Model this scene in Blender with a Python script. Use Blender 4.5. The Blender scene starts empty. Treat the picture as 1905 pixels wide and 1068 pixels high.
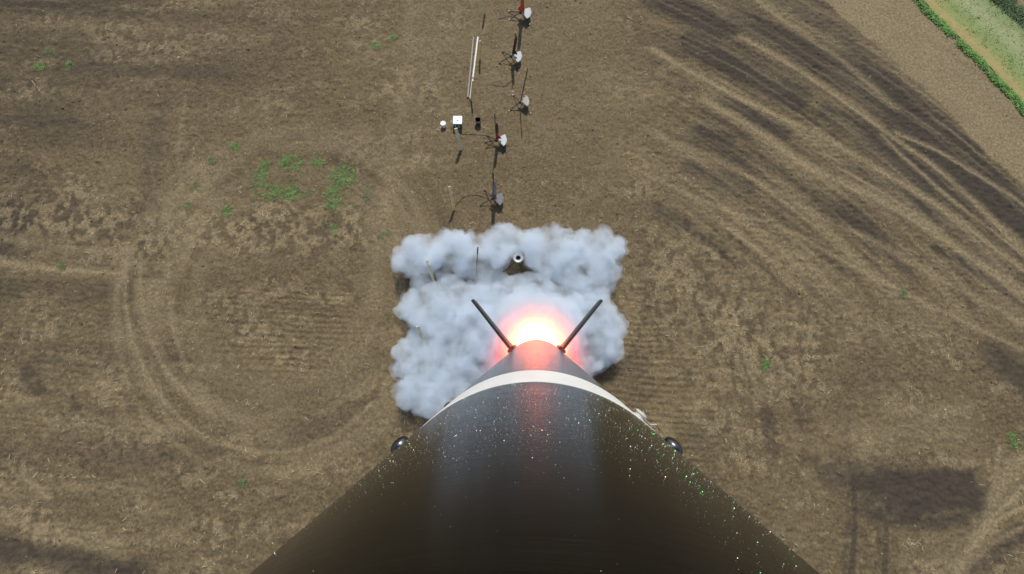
import bpy, bmesh, math, random
import numpy as np
from mathutils import Vector, Matrix

random.seed(7)
RNG = np.random.default_rng(11)
S = bpy.context.scene
COL = S.collection

# ------------------------------------------------------------------ camera
CAM_H = 20.0
PITCH = math.radians(13.0)
FPX = 800.0                      # focal length in pixels of a 1905 px wide frame
cam_d = bpy.data.cameras.new("camera")
cam_d.sensor_width = 36.0
cam_d.lens = 36.0 * FPX / 1905.0
cam_d.clip_start = 0.005
cam_d.clip_end = 9000.0
cam = bpy.data.objects.new("camera", cam_d)
cam.location = (0, 0, CAM_H)
cam.rotation_euler = (PITCH, 0, 0)
COL.objects.link(cam)
S.camera = cam

# ------------------------------------------------------------------ sky, sun, exposure
SUN_EL = math.radians(50.0)
w = bpy.data.worlds.new("World")
S.world = w
w.use_nodes = True
nt = w.node_tree
nt.nodes.clear()
sky = nt.nodes.new("ShaderNodeTexSky")
sky.sky_type = 'NISHITA'
sky.sun_disc = False
sky.sun_elevation = SUN_EL
sky.sun_rotation = math.radians(6.0)
bg = nt.nodes.new("ShaderNodeBackground")
bg.inputs[1].default_value = 0.11
wo = nt.nodes.new("ShaderNodeOutputWorld")
nt.links.new(sky.outputs[0], bg.inputs[0])
nt.links.new(bg.outputs[0], wo.inputs[0])
sun_d = bpy.data.lights.new("sun", 'SUN')
sun_d.energy = 3.6
sun_d.angle = math.radians(0.6)
sun_d.color = (1.0, 0.95, 0.87)
sun = bpy.data.objects.new("sun", sun_d)
sun.rotation_euler = (-(math.pi / 2 - SUN_EL), 0, -math.radians(6.0))
sun.location = (0, 60, 80)
COL.objects.link(sun)
S.view_settings.view_transform = 'Standard'
S.view_settings.look = 'None'
S.view_settings.exposure = 0.0
S.view_settings.gamma = 1.0
S.view_settings.use_curve_mapping = False
S.render.engine = 'CYCLES'
S.cycles.use_denoising = True
S.cycles.max_bounces = 12
S.cycles.diffuse_bounces = 3
S.cycles.glossy_bounces = 4
S.cycles.volume_bounces = 8
S.cycles.transparent_max_bounces = 16
S.cycles.sample_clamp_indirect = 6.0

# ------------------------------------------------------------------ helpers
def at(u, v, z=0.0):
    """point at height z on the sight line of photograph pixel (u, v)"""
    dx, dy, dz = (u - 952.5) / FPX, (534.0 - v) / FPX, -1.0
    c, s = math.cos(PITCH), math.sin(PITCH)
    d = Vector((dx, c * dy - s * dz, s * dy + c * dz))
    return Vector((0, 0, CAM_H)) + d * ((z - CAM_H) / d.z)

def hash2(ix, iy, seed):
    n = (ix.astype(np.int64) * 374761393 + iy.astype(np.int64) * 668265263 + seed * 974634777) & 0xffffffff
    n = ((n ^ (n >> 13)) * 1274126177) & 0xffffffff
    n = n ^ (n >> 16)
    return (n & 0xffff) / 65535.0

def vnoise(x, y, seed=0):
    x = np.asarray(x, dtype=np.float64); y = np.asarray(y, dtype=np.float64)
    ix = np.floor(x); iy = np.floor(y)
    fx = x - ix; fy = y - iy
    fx = fx * fx * (3 - 2 * fx); fy = fy * fy * (3 - 2 * fy)
    a = hash2(ix, iy, seed); b = hash2(ix + 1, iy, seed)
    c = hash2(ix, iy + 1, seed); d = hash2(ix + 1, iy + 1, seed)
    return (a + (b - a) * fx) * (1 - fy) + (c + (d - c) * fx) * fy

def fbm(x, y, octaves=4, seed=0, gain=0.5):
    t = 0.0; amp = 1.0; tot = 0.0; f = 1.0
    for o in range(octaves):
        t = t + amp * vnoise(x * f + 17.3 * o, y * f - 9.1 * o, seed + o)
        tot += amp; amp *= gain; f *= 2.03
    return t / tot

def hash3(ix, iy, iz, seed):
    n = (ix.astype(np.int64) * 374761393 + iy.astype(np.int64) * 668265263 + iz.astype(np.int64) * 2147483647 + seed * 974634777) & 0xffffffff
    n = ((n ^ (n >> 13)) * 1274126177) & 0xffffffff
    n = n ^ (n >> 16)
    return (n & 0xffff) / 65535.0

def vnoise3(p, seed=0):
    i = np.floor(p); f = p - i; f = f * f * (3 - 2 * f)
    r = 0.0
    for dx in (0, 1):
        for dy in (0, 1):
            for dz in (0, 1):
                wt = (f[:, 0] if dx else 1 - f[:, 0]) * (f[:, 1] if dy else 1 - f[:, 1]) * (f[:, 2] if dz else 1 - f[:, 2])
                r = r + wt * hash3(i[:, 0] + dx, i[:, 1] + dy, i[:, 2] + dz, seed)
    return r

def sstep(a, b, x):
    t = np.clip((x - a) / (b - a), 0, 1)
    return t * t * (3 - 2 * t)

def world_poly(px):
    return np.array([[at(u, v).x, at(u, v).y] for u, v in px])

def dist_poly(X, Y, P, reach):
    """distance to a polyline, only worked out within reach of it"""
    D = np.full(X.shape, 1e3)
    sel = (X > P[:, 0].min() - reach) & (X < P[:, 0].max() + reach) & (Y > P[:, 1].min() - reach) & (Y < P[:, 1].max() + reach)
    x = X[sel]; y = Y[sel]
    d = np.full(x.shape, 1e6)
    for i in range(len(P) - 1):
        ax, ay = P[i]; bx, by = P[i + 1]
        ex, ey = bx - ax, by - ay
        t = np.clip(((x - ax) * ex + (y - ay) * ey) / (ex * ex + ey * ey), 0, 1)
        d = np.minimum(d, (x - ax - t * ex) ** 2 + (y - ay - t * ey) ** 2)
    D[sel] = np.sqrt(d)
    return D

def signed_side(X, Y, P):
    """signed distance to a long polyline: positive on its right-hand side"""
    best = np.full(X.shape, 1e12); sgn = np.zeros(X.shape)
    for i in range(len(P) - 1):
        ax, ay = P[i]; bx, by = P[i + 1]
        ex, ey = bx - ax, by - ay
        t = np.clip(((X - ax) * ex + (Y - ay) * ey) / (ex * ex + ey * ey), 0, 1)
        qx = X - ax - t * ex; qy = Y - ay - t * ey
        d = qx * qx + qy * qy
        m = d < best
        best = np.where(m, d, best)
        sgn = np.where(m, np.sign(qx * ey - qy * ex), sgn)
    return np.sqrt(best) * sgn

# ---- node materials
def new_mat(name):
    m = bpy.data.materials.new(name)
    m.use_nodes = True
    t = m.node_tree
    t.nodes.clear()
    out = t.nodes.new("ShaderNodeOutputMaterial")
    return m, t, out

def N(t, kind, **kw):
    n = t.nodes.new(kind)
    for k, v in kw.items():
        setattr(n, k, v)
    return n

def mixc(t, fac, a, b, blend='MIX'):
    n = t.nodes.new("ShaderNodeMix")
    n.data_type = 'RGBA'
    n.blend_type = blend
    for sock, val in ((n.inputs[0], fac), (n.inputs[6], a), (n.inputs[7], b)):
        if hasattr(val, 'links') or isinstance(val, bpy.types.NodeSocket):
            t.links.new(val, sock)
        elif isinstance(val, (int, float)):
            sock.default_value = val
        else:
            sock.default_value = (*val, 1.0)
    return n.outputs[2]

def mathn(t, op, a, b=None, c=None, clamp=False):
    n = t.nodes.new("ShaderNodeMath")
    n.operation = op
    n.use_clamp = clamp
    for i, v in enumerate((a, b, c)):
        if v is None:
            continue
        if isinstance(v, bpy.types.NodeSocket):
            t.links.new(v, n.inputs[i])
        else:
            n.inputs[i].default_value = v
    return n.outputs[0]

def noise_node(t, scale, detail=3, rough=0.5, vec=None):
    n = t.nodes.new("ShaderNodeTexNoise")
    n.inputs["Scale"].default_value = scale
    n.inputs["Detail"].default_value = detail
    n.inputs["Roughness"].default_value = rough
    if vec is not None:
        t.links.new(vec, n.inputs["Vector"])
    return n.outputs["Fac"]

def ramp(t, fac, stops):
    r = t.nodes.new("ShaderNodeValToRGB")
    el = r.color_ramp.elements
    while len(el) < len(stops):
        el.new(0.5)
    for e, (p, c) in zip(el, stops):
        e.position = p
        e.color = (*c, 1) if len(c) == 3 else c
    t.links.new(fac, r.inputs[0])
    return r.outputs[0]

def plain(name, col, rough=0.6, metal=0.0, scale=20.0, var=0.25, bump=0.0, coat=0.0, dirt=None):
    """procedural material: base colour broken up by noise, uneven roughness, optional dirt and relief"""
    m, t, out = new_mat(name)
    p = N(t, "ShaderNodeBsdfPrincipled")
    tc = N(t, "ShaderNodeTexCoord")
    nz = noise_node(t, scale, 4, 0.6, tc.outputs["Object"])
    lo = tuple(c * (1 - var) for c in col); hi = tuple(min(1, c * (1 + var)) for c in col)
    c = ramp(t, nz, [(0.3, lo), (0.7, hi)])
    if dirt:
        d = noise_node(t, scale * 0.35, 3, 0.7, tc.outputs["Object"])
        c = mixc(t, mathn(t, 'MULTIPLY', mathn(t, 'SUBTRACT', d, 0.5, clamp=True), 2.2, clamp=True), c, dirt)
    t.links.new(c, p.inputs["Base Color"])
    r = mathn(t, 'MULTIPLY_ADD', nz, 0.25, rough - 0.12, clamp=True)
    t.links.new(r, p.inputs["Roughness"])
    p.inputs["Metallic"].default_value = metal
    p.inputs["Coat Weight"].default_value = coat
    if bump:
        b = N(t, "ShaderNodeBump")
        b.inputs["Strength"].default_value = bump
        b.inputs["Distance"].default_value = 0.01
        t.links.new(nz, b.inputs["Height"])
        t.links.new(b.outputs[0], p.inputs["Normal"])
    t.links.new(p.outputs[0], out.inputs[0])
    return m

# ---- mesh building
class MB:
    def __init__(s):
        s.v = []; s.f = []
    def add(s, vs, fs):
        o = len(s.v)
        s.v += [tuple(p) for p in vs]
        s.f += [tuple(i + o for i in q) for q in fs]
        return s
    def box(s, c, size, rot=None):
        R = rot or Matrix.Identity(3)
        hx, hy, hz = size[0] / 2, size[1] / 2, size[2] / 2
        P = [Vector(c) + R @ Vector((x, y, z)) for z in (-hz, hz) for y in (-hy, hy) for x in (-hx, hx)]
        return s.add(P, [(0, 2, 3, 1), (4, 5, 7, 6), (0, 1, 5, 4), (2, 6, 7, 3), (0, 4, 6, 2), (1, 3, 7, 5)])
    def tube(s, path, rad, n=8, cap=True):
        path = [Vector(p) for p in path]
        if not hasattr(rad, '__len__'):
            rad = [rad] * len(path)
        rings = []
        for i, p in enumerate(path):
            d = (path[min(i + 1, len(path) - 1)] - path[max(i - 1, 0)]).normalized()
            ref = Vector((0, 0, 1)) if abs(d.z) < 0.9 else Vector((1, 0, 0))
            a = d.cross(ref).normalized(); b = d.cross(a).normalized()
            rings.append([p + (a * math.cos(2 * math.pi * k / n) + b * math.sin(2 * math.pi * k / n)) * rad[i] for k in range(n)])
        vs = [q for r in rings for q in r]
        fs = []
        for i in range(len(path) - 1):
            for k in range(n):
                fs.append((i * n + k, i * n + (k + 1) % n, (i + 1) * n + (k + 1) % n, (i + 1) * n + k))
        if cap:
            fs.append(tuple(range(n - 1, -1, -1)))
            fs.append(tuple((len(path) - 1) * n + k for k in range(n)))
        return s.add(vs, fs)
    def lathe(s, prof, n=32, c=(0, 0, 0), closed=False):
        """profile of (radius, height) turned about z"""
        m = len(prof)
        vs = [(c[0] + r * math.cos(2 * math.pi * k / n), c[1] + r * math.sin(2 * math.pi * k / n), c[2] + z) for r, z in prof for k in range(n)]
        fs = []
        for i in range(m if closed else m - 1):
            j = (i + 1) % m
            for k in range(n):
                fs.append((i * n + k, i * n + (k + 1) % n, j * n + (k + 1) % n, j * n + k))
        if not closed:
            if prof[0][0] > 1e-5: fs.append(tuple(range(n - 1, -1, -1)))
            if prof[-1][0] > 1e-5: fs.append(tuple((m - 1) * n + k for k in range(n)))
        return s.add(vs, fs)
    def plate(s, pts, thick, M=None):
        """flat polygon in local xy extruded to a thickness, moved by matrix M"""
        M = M or Matrix.Identity(4)
        k = len(pts)
        top = [M @ Vector((x, y, thick / 2)) for x, y in pts]
        bot = [M @ Vector((x, y, -thick / 2)) for x, y in pts]
        fs = [tuple(range(k)), tuple(range(2 * k - 1, k - 1, -1))]
        for i in range(k):
            j = (i + 1) % k
            fs.append((i, i + k, j + k, j))
        return s.add(top + bot, fs)
    def build(s, name, material, parent=None, smooth=False, bevel=0.0):
        me = bpy.data.meshes.new(name)
        me.from_pydata(s.v, [], s.f)
        me.update()
        bm = bmesh.new(); bm.from_mesh(me)
        bmesh.ops.recalc_face_normals(bm, faces=bm.faces)
        if bevel:
            bmesh.ops.remove_doubles(bm, verts=bm.verts, dist=1e-6)
            bmesh.ops.bevel(bm, geom=[e for e in bm.edges if len(e.link_faces) == 2 and e.calc_face_angle(0) > 0.6], offset=bevel, segments=2, affect='EDGES', profile=0.6)
        bm.to_mesh(me); bm.free()
        me.materials.append(material)
        if smooth:
            me.polygons.foreach_set("use_smooth", [True] * len(me.polygons))
            try:
                me.set_sharp_from_angle(angle=math.radians(40))
            except Exception:
                pass
        o = bpy.data.objects.new(name, me)
        COL.objects.link(o)
        if parent:
            o.parent = parent
        return o

def tag(o, label=None, cat=None, group=None, kind=None):
    if label: o["label"] = label
    if cat: o["category"] = cat
    if group: o["group"] = group
    if kind: o["kind"] = kind
    return o

def empty(name, loc=(0, 0, 0)):
    o = bpy.data.objects.new(name, None)
    o.empty_display_size = 0.1
    o.location = loc
    COL.objects.link(o)
    return o

def grid_mesh(name, verts, faces, material, smooth=True):
    me = bpy.data.meshes.new(name)
    nv, nf = len(verts), len(faces)
    k = faces.shape[1]
    me.vertices.add(nv)
    me.vertices.foreach_set("co", np.ascontiguousarray(verts, dtype=np.float32).ravel())
    me.loops.add(nf * k)
    me.loops.foreach_set("vertex_index", np.ascontiguousarray(faces, dtype=np.int32).ravel())
    me.polygons.add(nf)
    me.polygons.foreach_set("loop_start", np.arange(0, nf * k, k, dtype=np.int32))
    me.polygons.foreach_set("loop_total", np.full(nf, k, dtype=np.int32))
    if smooth:
        me.polygons.foreach_set("use_smooth", np.ones(nf, dtype=bool))
    me.update(calc_edges=True)
    me.materials.append(material)
    o = bpy.data.objects.new(name, me)
    COL.objects.link(o)
    return o

# ------------------------------------------------------------------ the field
# wheel tracks, dark moist strips and other marks, as lines on the ground
TRACKS = [   # (points, half width m, strength)
    ([(1380,67),(1455,109),(1530,157),(1575,191),(1623,225),(1672,262),(1724,296),(1784,348),(1837,397),(1905,470)], .22, .95),
    ([(1215,90),(1275,124),(1350,165),(1410,195),(1462,221),(1518,243),(1575,277),(1650,322),(1724,367),(1769,397),(1905,500)], .22, .85),
    ([(1312,184),(1410,240),(1473,285),(1537,326),(1612,356),(1687,397),(1800,470),(1905,545)], .30, .8),
    ([(1668,247),(1743,277),(1807,318),(1859,348),(1905,382)], .16, .9),
    ([(1410,0),(1462,41),(1518,79),(1567,112),(1612,150),(1668,200)], .25, .55),
    ([(1180,310),(1290,365),(1380,400),(1460,420),(1560,480),(1640,520),(1760,580),(1905,650)], .18, .55),
    ([(1230,250),(1340,300),(1440,350),(1520,400),(1610,440),(1720,500),(1905,600)], .25, .5),
    ([(1560,310),(1650,360),(1740,425),(1830,490),(1905,560)], .14, .7),
    ([(1640,250),(1700,310),(1780,380),(1850,430),(1905,475)], .12, .7),
    ([(235,475),(232,540),(238,600),(255,660),(282,715),(310,750),(350,790),(400,820),(470,840),(540,840),(600,822),(650,790),(690,750)], .15, .62),
    ([(262,470),(263,560),(275,620),(300,680),(340,725),(390,770),(430,795)], .16, .65),
    ([(312,490),(314,580),(330,640),(350,690)], .14, .45),
    ([(345,180),(335,240),(330,300),(340,350)], .12, .35),
    ([(700,560),(705,440),(735,300),(755,150),(765,0)], .55, .30),
    ([(1905,905),(1850,960),(1815,1000),(1780,1068)], .30, .95),
    ([(1862,830),(1850,900),(1838,960)], .18, .75),
    ([(1905,980),(1840,1010),(1790,1068)], .16, .6),
    ([(1660,760),(1740,770),(1800,760)], .5, .4),
    ([(1400,690),(1470,700),(1420,730)], .5, .35),
    ([(1905,850),(1875,880),(1850,930),(1845,985)], .5, .75),
    ([(1905,940),(1860,965),(1820,1005)], .14, 1.0),
    ([(1830,1000),(1800,1030),(1750,1075)], .5, .55),
    ([(1600,820),(1690,800),(1790,790)], .8, .35),
    ([(40,885),(60,900),(90,925)], .18, .9),
    ([(0,960),(120,1000),(230,1030)], .3, .45),
    ([(0,440),(120,460),(240,470)], .35, .45),
    ([(0,485),(110,500),(220,505)], .22, .6),
    ([(375,750),(430,790),(520,815)], .5, .35),
]
DARKS = [
    ([(1369,37),(1462,75),(1518,112),(1593,165),(1668,210),(1743,262),(1799,318),(1874,367),(1930,420)], .62, .95),
    ([(1294,75),(1350,109),(1425,150),(1481,180)], .85, .85),
    ([(1215,-10),(1260,10),(1330,45)], .95, .7),
    ([(1350,187),(1410,217),(1462,247)], .40, .85),
    ([(1537,210),(1612,255),(1650,292),(1720,345)], .5, .85),
    ([(1575,310),(1640,345),(1720,390)], .42, .7),
    ([(1760,305),(1820,350),(1905,420)], .55, .9),
    ([(1740,460),(1800,495),(1860,535),(1920,570)], .24, .85),
    ([(1305,240),(1357,258)], .34, .7),
    ([(1286,311),(1330,325),(1390,350)], .5, .75),
    ([(1330,335),(1400,365)], .5, .5),
    ([(1225,390),(1270,420)], .5, .45),
    ([(1540,60),(1620,130),(1720,215),(1800,290)], 1.0, .38),
    ([(1850,660),(1880,690),(1920,715)], .7, .8),
    ([(1560,880),(1640,890),(1700,900)], .8, .5),
    ([(1610,940),(1680,965),(1760,955)], .6, .55),
    ([(1575,760),(1580,900),(1572,1068)], .14, .35),
    ([(1640,960),(1630,1068)], .16, .35),
    ([(1425,770),(1440,840)], .3, .45),
    ([(1905,990),(1860,1020),(1800,1075)], .4, .6),
    ([(1600,905),(1690,915),(1820,925)], .75, .9),
    ([(1630,955),(1720,975),(1790,965)], .35, .8),
    ([(1590,870),(1590,960),(1585,1068)], .14, .8),
    ([(1540,880),(1600,900)], .5, .7),
    ([(1650,960),(1645,1068)], .14, .7),
    ([(1500,850),(1560,885)], .35, .5),
    ([(1480,740),(1500,790)], .5, .4),
    ([(-20,1010),(60,1030),(160,1050),(260,1075)], .55, .8),
    ([(520,1000),(620,1035),(690,1060)], .3, .35),
    ([(50,690),(70,725)], .35, .7),
    ([(135,740),(142,760)], .22, .6),
    ([(205,770),(212,790)], .2, .5),
    ([(0,530),(110,535),(230,545)], .7, .28),
    ([(300,200),(275,330),(285,420)], .5, .3),
    ([(1085,690),(1130,690),(1175,670)], .5, .5),
    ([(745,520),(790,525)], .35, .6),
]
def rounded(P):
    for _ in range(2):                                             # cut the corners of a drawn line
        q = np.empty((2 * len(P), 2))
        q[0] = P[0]; q[-1] = P[-1]
        q[1:-1:2] = .75 * P[:-1] + .25 * P[1:]; q[2:-1:2] = .25 * P[:-1] + .75 * P[1:]
        P = q
    return P
TRACKS = [(rounded(world_poly(p)), a, b) for p, a, b in TRACKS]
DARKS = [(rounded(world_poly(p)), a, b) for p, a, b in DARKS]
SMOOTH_RING = world_poly([(365,600),(390,660),(440,710),(520,735),(600,715),(650,670),(680,610),(700,540),(705,470)])
EDGE_FIELD = world_poly([(1440,-80),(1530,0),(1640,100),(1730,178),(1820,268),(1905,352),(2010,460),(2120,600)])
EDGE_VERGE = world_poly([(1610,-110),(1705,0),(1755,55),(1810,106),(1860,156),(1905,207),(1980,290),(2080,410)])

def extend(P, d):
    a = P[0] + (P[0] - P[1]) / np.linalg.norm(P[0] - P[1]) * d
    b = P[-1] + (P[-1] - P[-2]) / np.linalg.norm(P[-1] - P[-2]) * d
    return np.vstack([a, P, b])
EDGE_FIELD = extend(EDGE_FIELD, 600)[::-1]; EDGE_VERGE = extend(EDGE_VERGE, 600)[::-1]   # the track lies on their right-hand side
PATCH0 = at(1712, 915)           # dark square patch, lower right

# circle that the sweep of tracks follows
_P = TRACKS[0][0]
_A = np.c_[2 * _P, np.ones(len(_P))]
_s = np.linalg.lstsq(_A, (_P ** 2).sum(1), rcond=None)[0]
ARC_C = _s[:2]

_Q = TRACKS[9][0]
_s2 = np.linalg.lstsq(np.c_[2 * _Q, np.ones(len(_Q))], (_Q ** 2).sum(1), rcond=None)[0]
RING_C = _s2[:2]; RING_R = float(np.hypot(*(_Q - RING_C).T).mean())

def soil(X, Y, relief=True):
    """height and surface masks of the field at points X, Y"""
    wx = X + 0.5 * (fbm(X * .9, Y * .9, 3, 5) - .5) + 0.25 * (fbm(X * 3, Y * 3, 2, 15) - .5)
    wy = Y + 0.5 * (fbm(X * .9, Y * .9, 3, 6) - .5) + 0.25 * (fbm(X * 3, Y * 3, 2, 16) - .5)
    big = fbm(X * .16, Y * .22, 4, 21)
    mid = fbm(X * 1.1, Y * 1.1, 4, 31)
    fine = fbm(X * 5.0, Y * 5.0, 3, 41)
    grit = vnoise(X * 14, Y * 14, 51)
    side = signed_side(X, Y, EDGE_FIELD)
    verge = signed_side(X, Y, EDGE_VERGE)
    worked = 1 - sstep(-.25, .35, side + .5 * (mid - .5))        # the tilled field proper
    # streaks along the sweep of the tracks
    rr = np.hypot(X - ARC_C[0], Y - ARC_C[1]); an = np.arctan2(Y - ARC_C[1], X - ARC_C[0])
    R0 = np.hypot(_P[:, 0] - ARC_C[0], _P[:, 1] - ARC_C[1]).mean()
    streak = fbm(rr * 1.3, an * R0 / 7.0, 3, 61, .6)
    streak2 = fbm(rr * 4.6, an * R0 / 5.5, 3, 67, .6)
    wst = sstep(5.0, 10.5, X) * sstep(3.0, 8.5, Y + .15 * X) * worked
    dark = np.zeros_like(X); pale = np.zeros_like(X)
    for P, hw, st in DARKS:
        d = dist_poly(.65 * X + .35 * wx, .65 * Y + .35 * wy, P, hw * 3 + .6)
        dark = np.maximum(dark, st * np.exp(-(d / hw) ** 4) * sstep(.10, .48, mid + .25 * grit))
    track = np.zeros_like(X)
    for P, hw, st in TRACKS:
        d = dist_poly(.88 * X + .12 * wx, .88 * Y + .12 * wy, P, hw * 3 + .6)
        hw = hw * .78
        k = 1.1 * st * np.exp(-(d / hw) ** 2) * (.45 + .75 * mid)
        track = np.maximum(track, k)
    d = dist_poly(wx, wy, SMOOTH_RING, 3.0)
    smooth = .8 * np.exp(-(d / .75) ** 2)
    smooth = np.maximum(smooth, np.clip(track, 0, 1))
    # broad faint rings left by turning round and round
    r3 = np.hypot(X - RING_C[0], (Y - RING_C[1]) * .92); a3 = np.arctan2(Y - RING_C[1], X - RING_C[0])
    rw = sstep(RING_R - 4.2, RING_R - 2.6, r3) * (1 - sstep(RING_R + .3, RING_R + 1.0, r3)) * (1 - .45 * sstep(.2, 1.2, a3) * (1 - sstep(1.8, 2.6, a3)))
    ring = fbm(r3 * 1.5, a3 * 1.6, 3, 181, .6)
    smooth = np.maximum(smooth, .75 * rw * sstep(.35, .6, ring))
    # worn ground along the pads
    lane = sstep(-6.4, -4.6, X + .6 * (mid - .5)) * (1 - sstep(3.6, 7.5, X + 2.0 * (big - .5))) * sstep(3, 8, Y)
    # dark square patch
    px_, py_ = wx - PATCH0.x, wy - PATCH0.y
    sd = np.maximum(np.abs(px_ + .12 * py_) - 2.6, np.abs(py_ - .05 * px_) - 1.0)
    fade = sstep(-3.4, -.6, px_)
    dark = np.maximum(dark, (1 - sstep(-.25, .25, sd + .5 * (mid - .5))) * (.35 + .6 * fade))
    dark = np.clip(dark + wst * (2.2 * np.clip(.5 - streak, 0, 1) + 2.2 * np.clip(.48 - streak2, 0, 1)) * (1 - np.clip(track, 0, 1)), 0, 1)
    dark = np.clip(dark + worked * .9 * np.clip(big - .54, 0, 1) * (1 - lane) + .30 * np.clip(.42 - mid, 0, 1) * worked, 0, 1)
    pale = np.clip(track + 1.4 * rw * np.clip(ring - .47, 0, 1) + .40 * smooth * .6 + wst * (1.5 * np.clip(streak - .52, 0, 1) + 2.0 * np.clip(streak2 - .53, 0, 1)) + .22 * lane * sstep(8, 18, Y) + .5 * np.clip(.44 - big, 0, 1), 0, 1)
    dark = np.clip(dark + .34 * wst * sstep(-6.5, -3.5, side) * (1 - np.clip(track, 0, 1)), 0, 1)
    pale = np.where(worked < .5, np.clip(.95 + .5 * (fbm(rr * 2.2, an * R0 / 6, 3, 71) - .5) + .3 * (mid - .5), 0, 1), pale)
    dark = np.clip(dark + 1.3 * rw * np.clip(.47 - ring, 0, 1), 0, 1)
    # long shallow bands of residue and bare soil on the left
    bands = fbm(X * .12 + 3, (Y + .05 * X) * 1.15, 3, 191, .6)
    lw = 1 - sstep(-15.5, -12.0, X)
    dark = np.clip(dark + lw * 1.5 * np.clip(.47 - bands, 0, 1), 0, 1); pale = np.clip(pale + lw * 1.3 * np.clip(bands - .53, 0, 1), 0, 1)
    dark = np.clip(dark + .30 * (1 - sstep(-24, -8, X)) * sstep(10, 18, Y), 0, 1)
    dark = dark * (.15 + .85 * worked)
    # crop residue cover: patchy, banded along the rows
    rows = fbm(X * .35, Y * 2.2, 3, 81)
    straw = sstep(.42, .72, .55 * fbm(X * .5, Y * .8, 3, 91) + .45 * rows) * (1 - .75 * smooth) * (1 - dark)
    straw = straw * (.35 + .65 * sstep(-1.5, -5, X) + .5 * sstep(4.5, 7, X) * (1 - wst)) * worked
    band = np.exp(-((Y - 7.1 + .04 * X) / 1.3) ** 2) * (1 - sstep(-8.5, -5.5, X)) + .7 * np.exp(-((X - 8.5) / 4.5) ** 2 - ((Y - 4.2) / 3.2) ** 2)
    straw = np.clip(straw + .75 * band * (1 - .6 * smooth) * worked, 0, 1)
    clump = fbm(X * 4.3 + 1.5 * mid, Y * 3.1, 2, 171, .6)
    straw = straw * sstep(.40, .62, clump)
    dark = np.clip(dark + .42 * sstep(.50, .34, clump) * (.35 + .65 * band) * worked * (1 - .8 * smooth) * (1 - .5 * lane), 0, 1)
    # furrows run across the frame
    furm = np.maximum(sstep(3.5, 5.0, X) * (1 - sstep(6.5, 11, X)) * (1 - sstep(1.5, 5.5, Y)),
                      (1 - sstep(-8.0, -7.0, X)) * sstep(-15.5, -13.5, X) * (1 - sstep(4.0, 5.2, Y)) * sstep(-.5, .8, Y))
    furm = np.maximum(furm, .35 * (1 - sstep(-16.5, -15, X)) * (1 - sstep(4.5, 6.0, Y))) * (1 - smooth) * worked * (.25 + 1.1 * big)
    furm = np.maximum(furm, .30 * wst * (1 - np.clip(track, 0, 1)))
    ph = (Y + .06 * X + .22 * (fbm(X * .7, Y * .7, 2, 101) - .5)) / .27
    fur = np.sin(2 * np.pi * ph) * (.5 + .9 * vnoise(X * 1.3, ph, 111))
    # lugs left by the tyres
    lug = np.sin(2 * np.pi * (an * R0) / .34 + 3 * np.sin(rr * 5)) * np.clip(track, 0, 1) * sstep(5, 8, X)
    z = .10 * (big - .5) + (.095 * (mid - .5) + .105 * (fine - .5) + .045 * (grit - .5)) * (1 - .72 * smooth) * (.35 + .65 * worked) * (1 - .35 * lane)
    z = z + .021 * fur * furm + .010 * lug - .035 * np.clip(track, 0, 1) - .015 * smooth
    z = z + .02 * (vnoise(X * 8, Y * 8, 121) ** 3) * straw
    return z, dark, pale, straw, worked, verge, furm * (.5 - .5 * fur)

def axis(lo, hi, step, far):
    a = np.arange(lo, hi + step / 2, step)
    out = []; x = hi; s = step
    while x < far:
        s *= 1.35; x += s; out.append(x)
    neg = []; x = lo; s = step
    while x > -far:
        s *= 1.35; x -= s; neg.append(x)
    return np.r_[neg[::-1], a, out]

gx = axis(-31.5, 31.5, .066, 4000.0)
gy = axis(-9.5, 24.0, .058, 4000.0)
GX, GY = np.meshgrid(gx, gy)
xf, yf = GX.ravel(), GY.ravel()
gz, g_dark, g_pale, g_straw, g_work, g_verge, g_fur = soil(xf, yf)
nx, ny = len(gx), len(gy)
ii = (np.arange(ny - 1)[:, None] * nx + np.arange(nx - 1)[None, :]).ravel()
faces = np.c_[ii, ii + 1, ii + nx + 1, ii + nx]

m_soil, t, out = new_mat("field_soil")
p = N(t, "ShaderNodeBsdfPrincipled")
tc = N(t, "ShaderNodeTexCoord")
ob = tc.outputs["Object"]
at1 = N(t, "ShaderNodeAttribute", attribute_name="soil_marks")
sp = N(t, "ShaderNodeSeparateColor")
t.links.new(at1.outputs["Color"], sp.inputs[0])
dk, pl, st_ = sp.outputs[0], sp.outputs[1], sp.outputs[2]
at2 = N(t, "ShaderNodeAttribute", attribute_name="soil_cover")
sp2 = N(t, "ShaderNodeSeparateColor")
t.links.new(at2.outputs["Color"], sp2.inputs[0])
n1 = noise_node(t, 1.6, 6, .65, ob)
n2 = noise_node(t, 8.5, 4, .66, ob)
n3 = noise_node(t, .35, 3, .5, ob)
base = ramp(t, n1, [(.30, (.093, .067, .035)), (.50, (.150, .111, .060)), (.72, (.217, .164, .093))])
base = mixc(t, .55, base, ramp(t, n2, [(.28, (.054, .038, .018)), (.50, (.146, .108, .058)), (.76, (.290, .222, .127))]))
base = mixc(t, mathn(t, 'MULTIPLY', mathn(t, 'SUBTRACT', n3, .45, clamp=True), 1.6, clamp=True), base, (.112, .097, .050))
n5 = noise_node(t, .21, 4, .6, ob)
base = mixc(t, mathn(t, 'MULTIPLY', mathn(t, 'SUBTRACT', n5, .50, clamp=True), 2.6, clamp=True), base, (.225, .168, .086))      # golden, straw-rich ground
base = mixc(t, mathn(t, 'MULTIPLY', mathn(t, 'SUBTRACT', .46, n5, clamp=True), 2.6, clamp=True), base, (.082, .060, .034))      # bare umber ground
base = mixc(t, .32, base, ramp(t, n2, [(.30, (.056, .040, .020)), (.50, (.150, .111, .060)), (.74, (.285, .217, .124))]))
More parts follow.
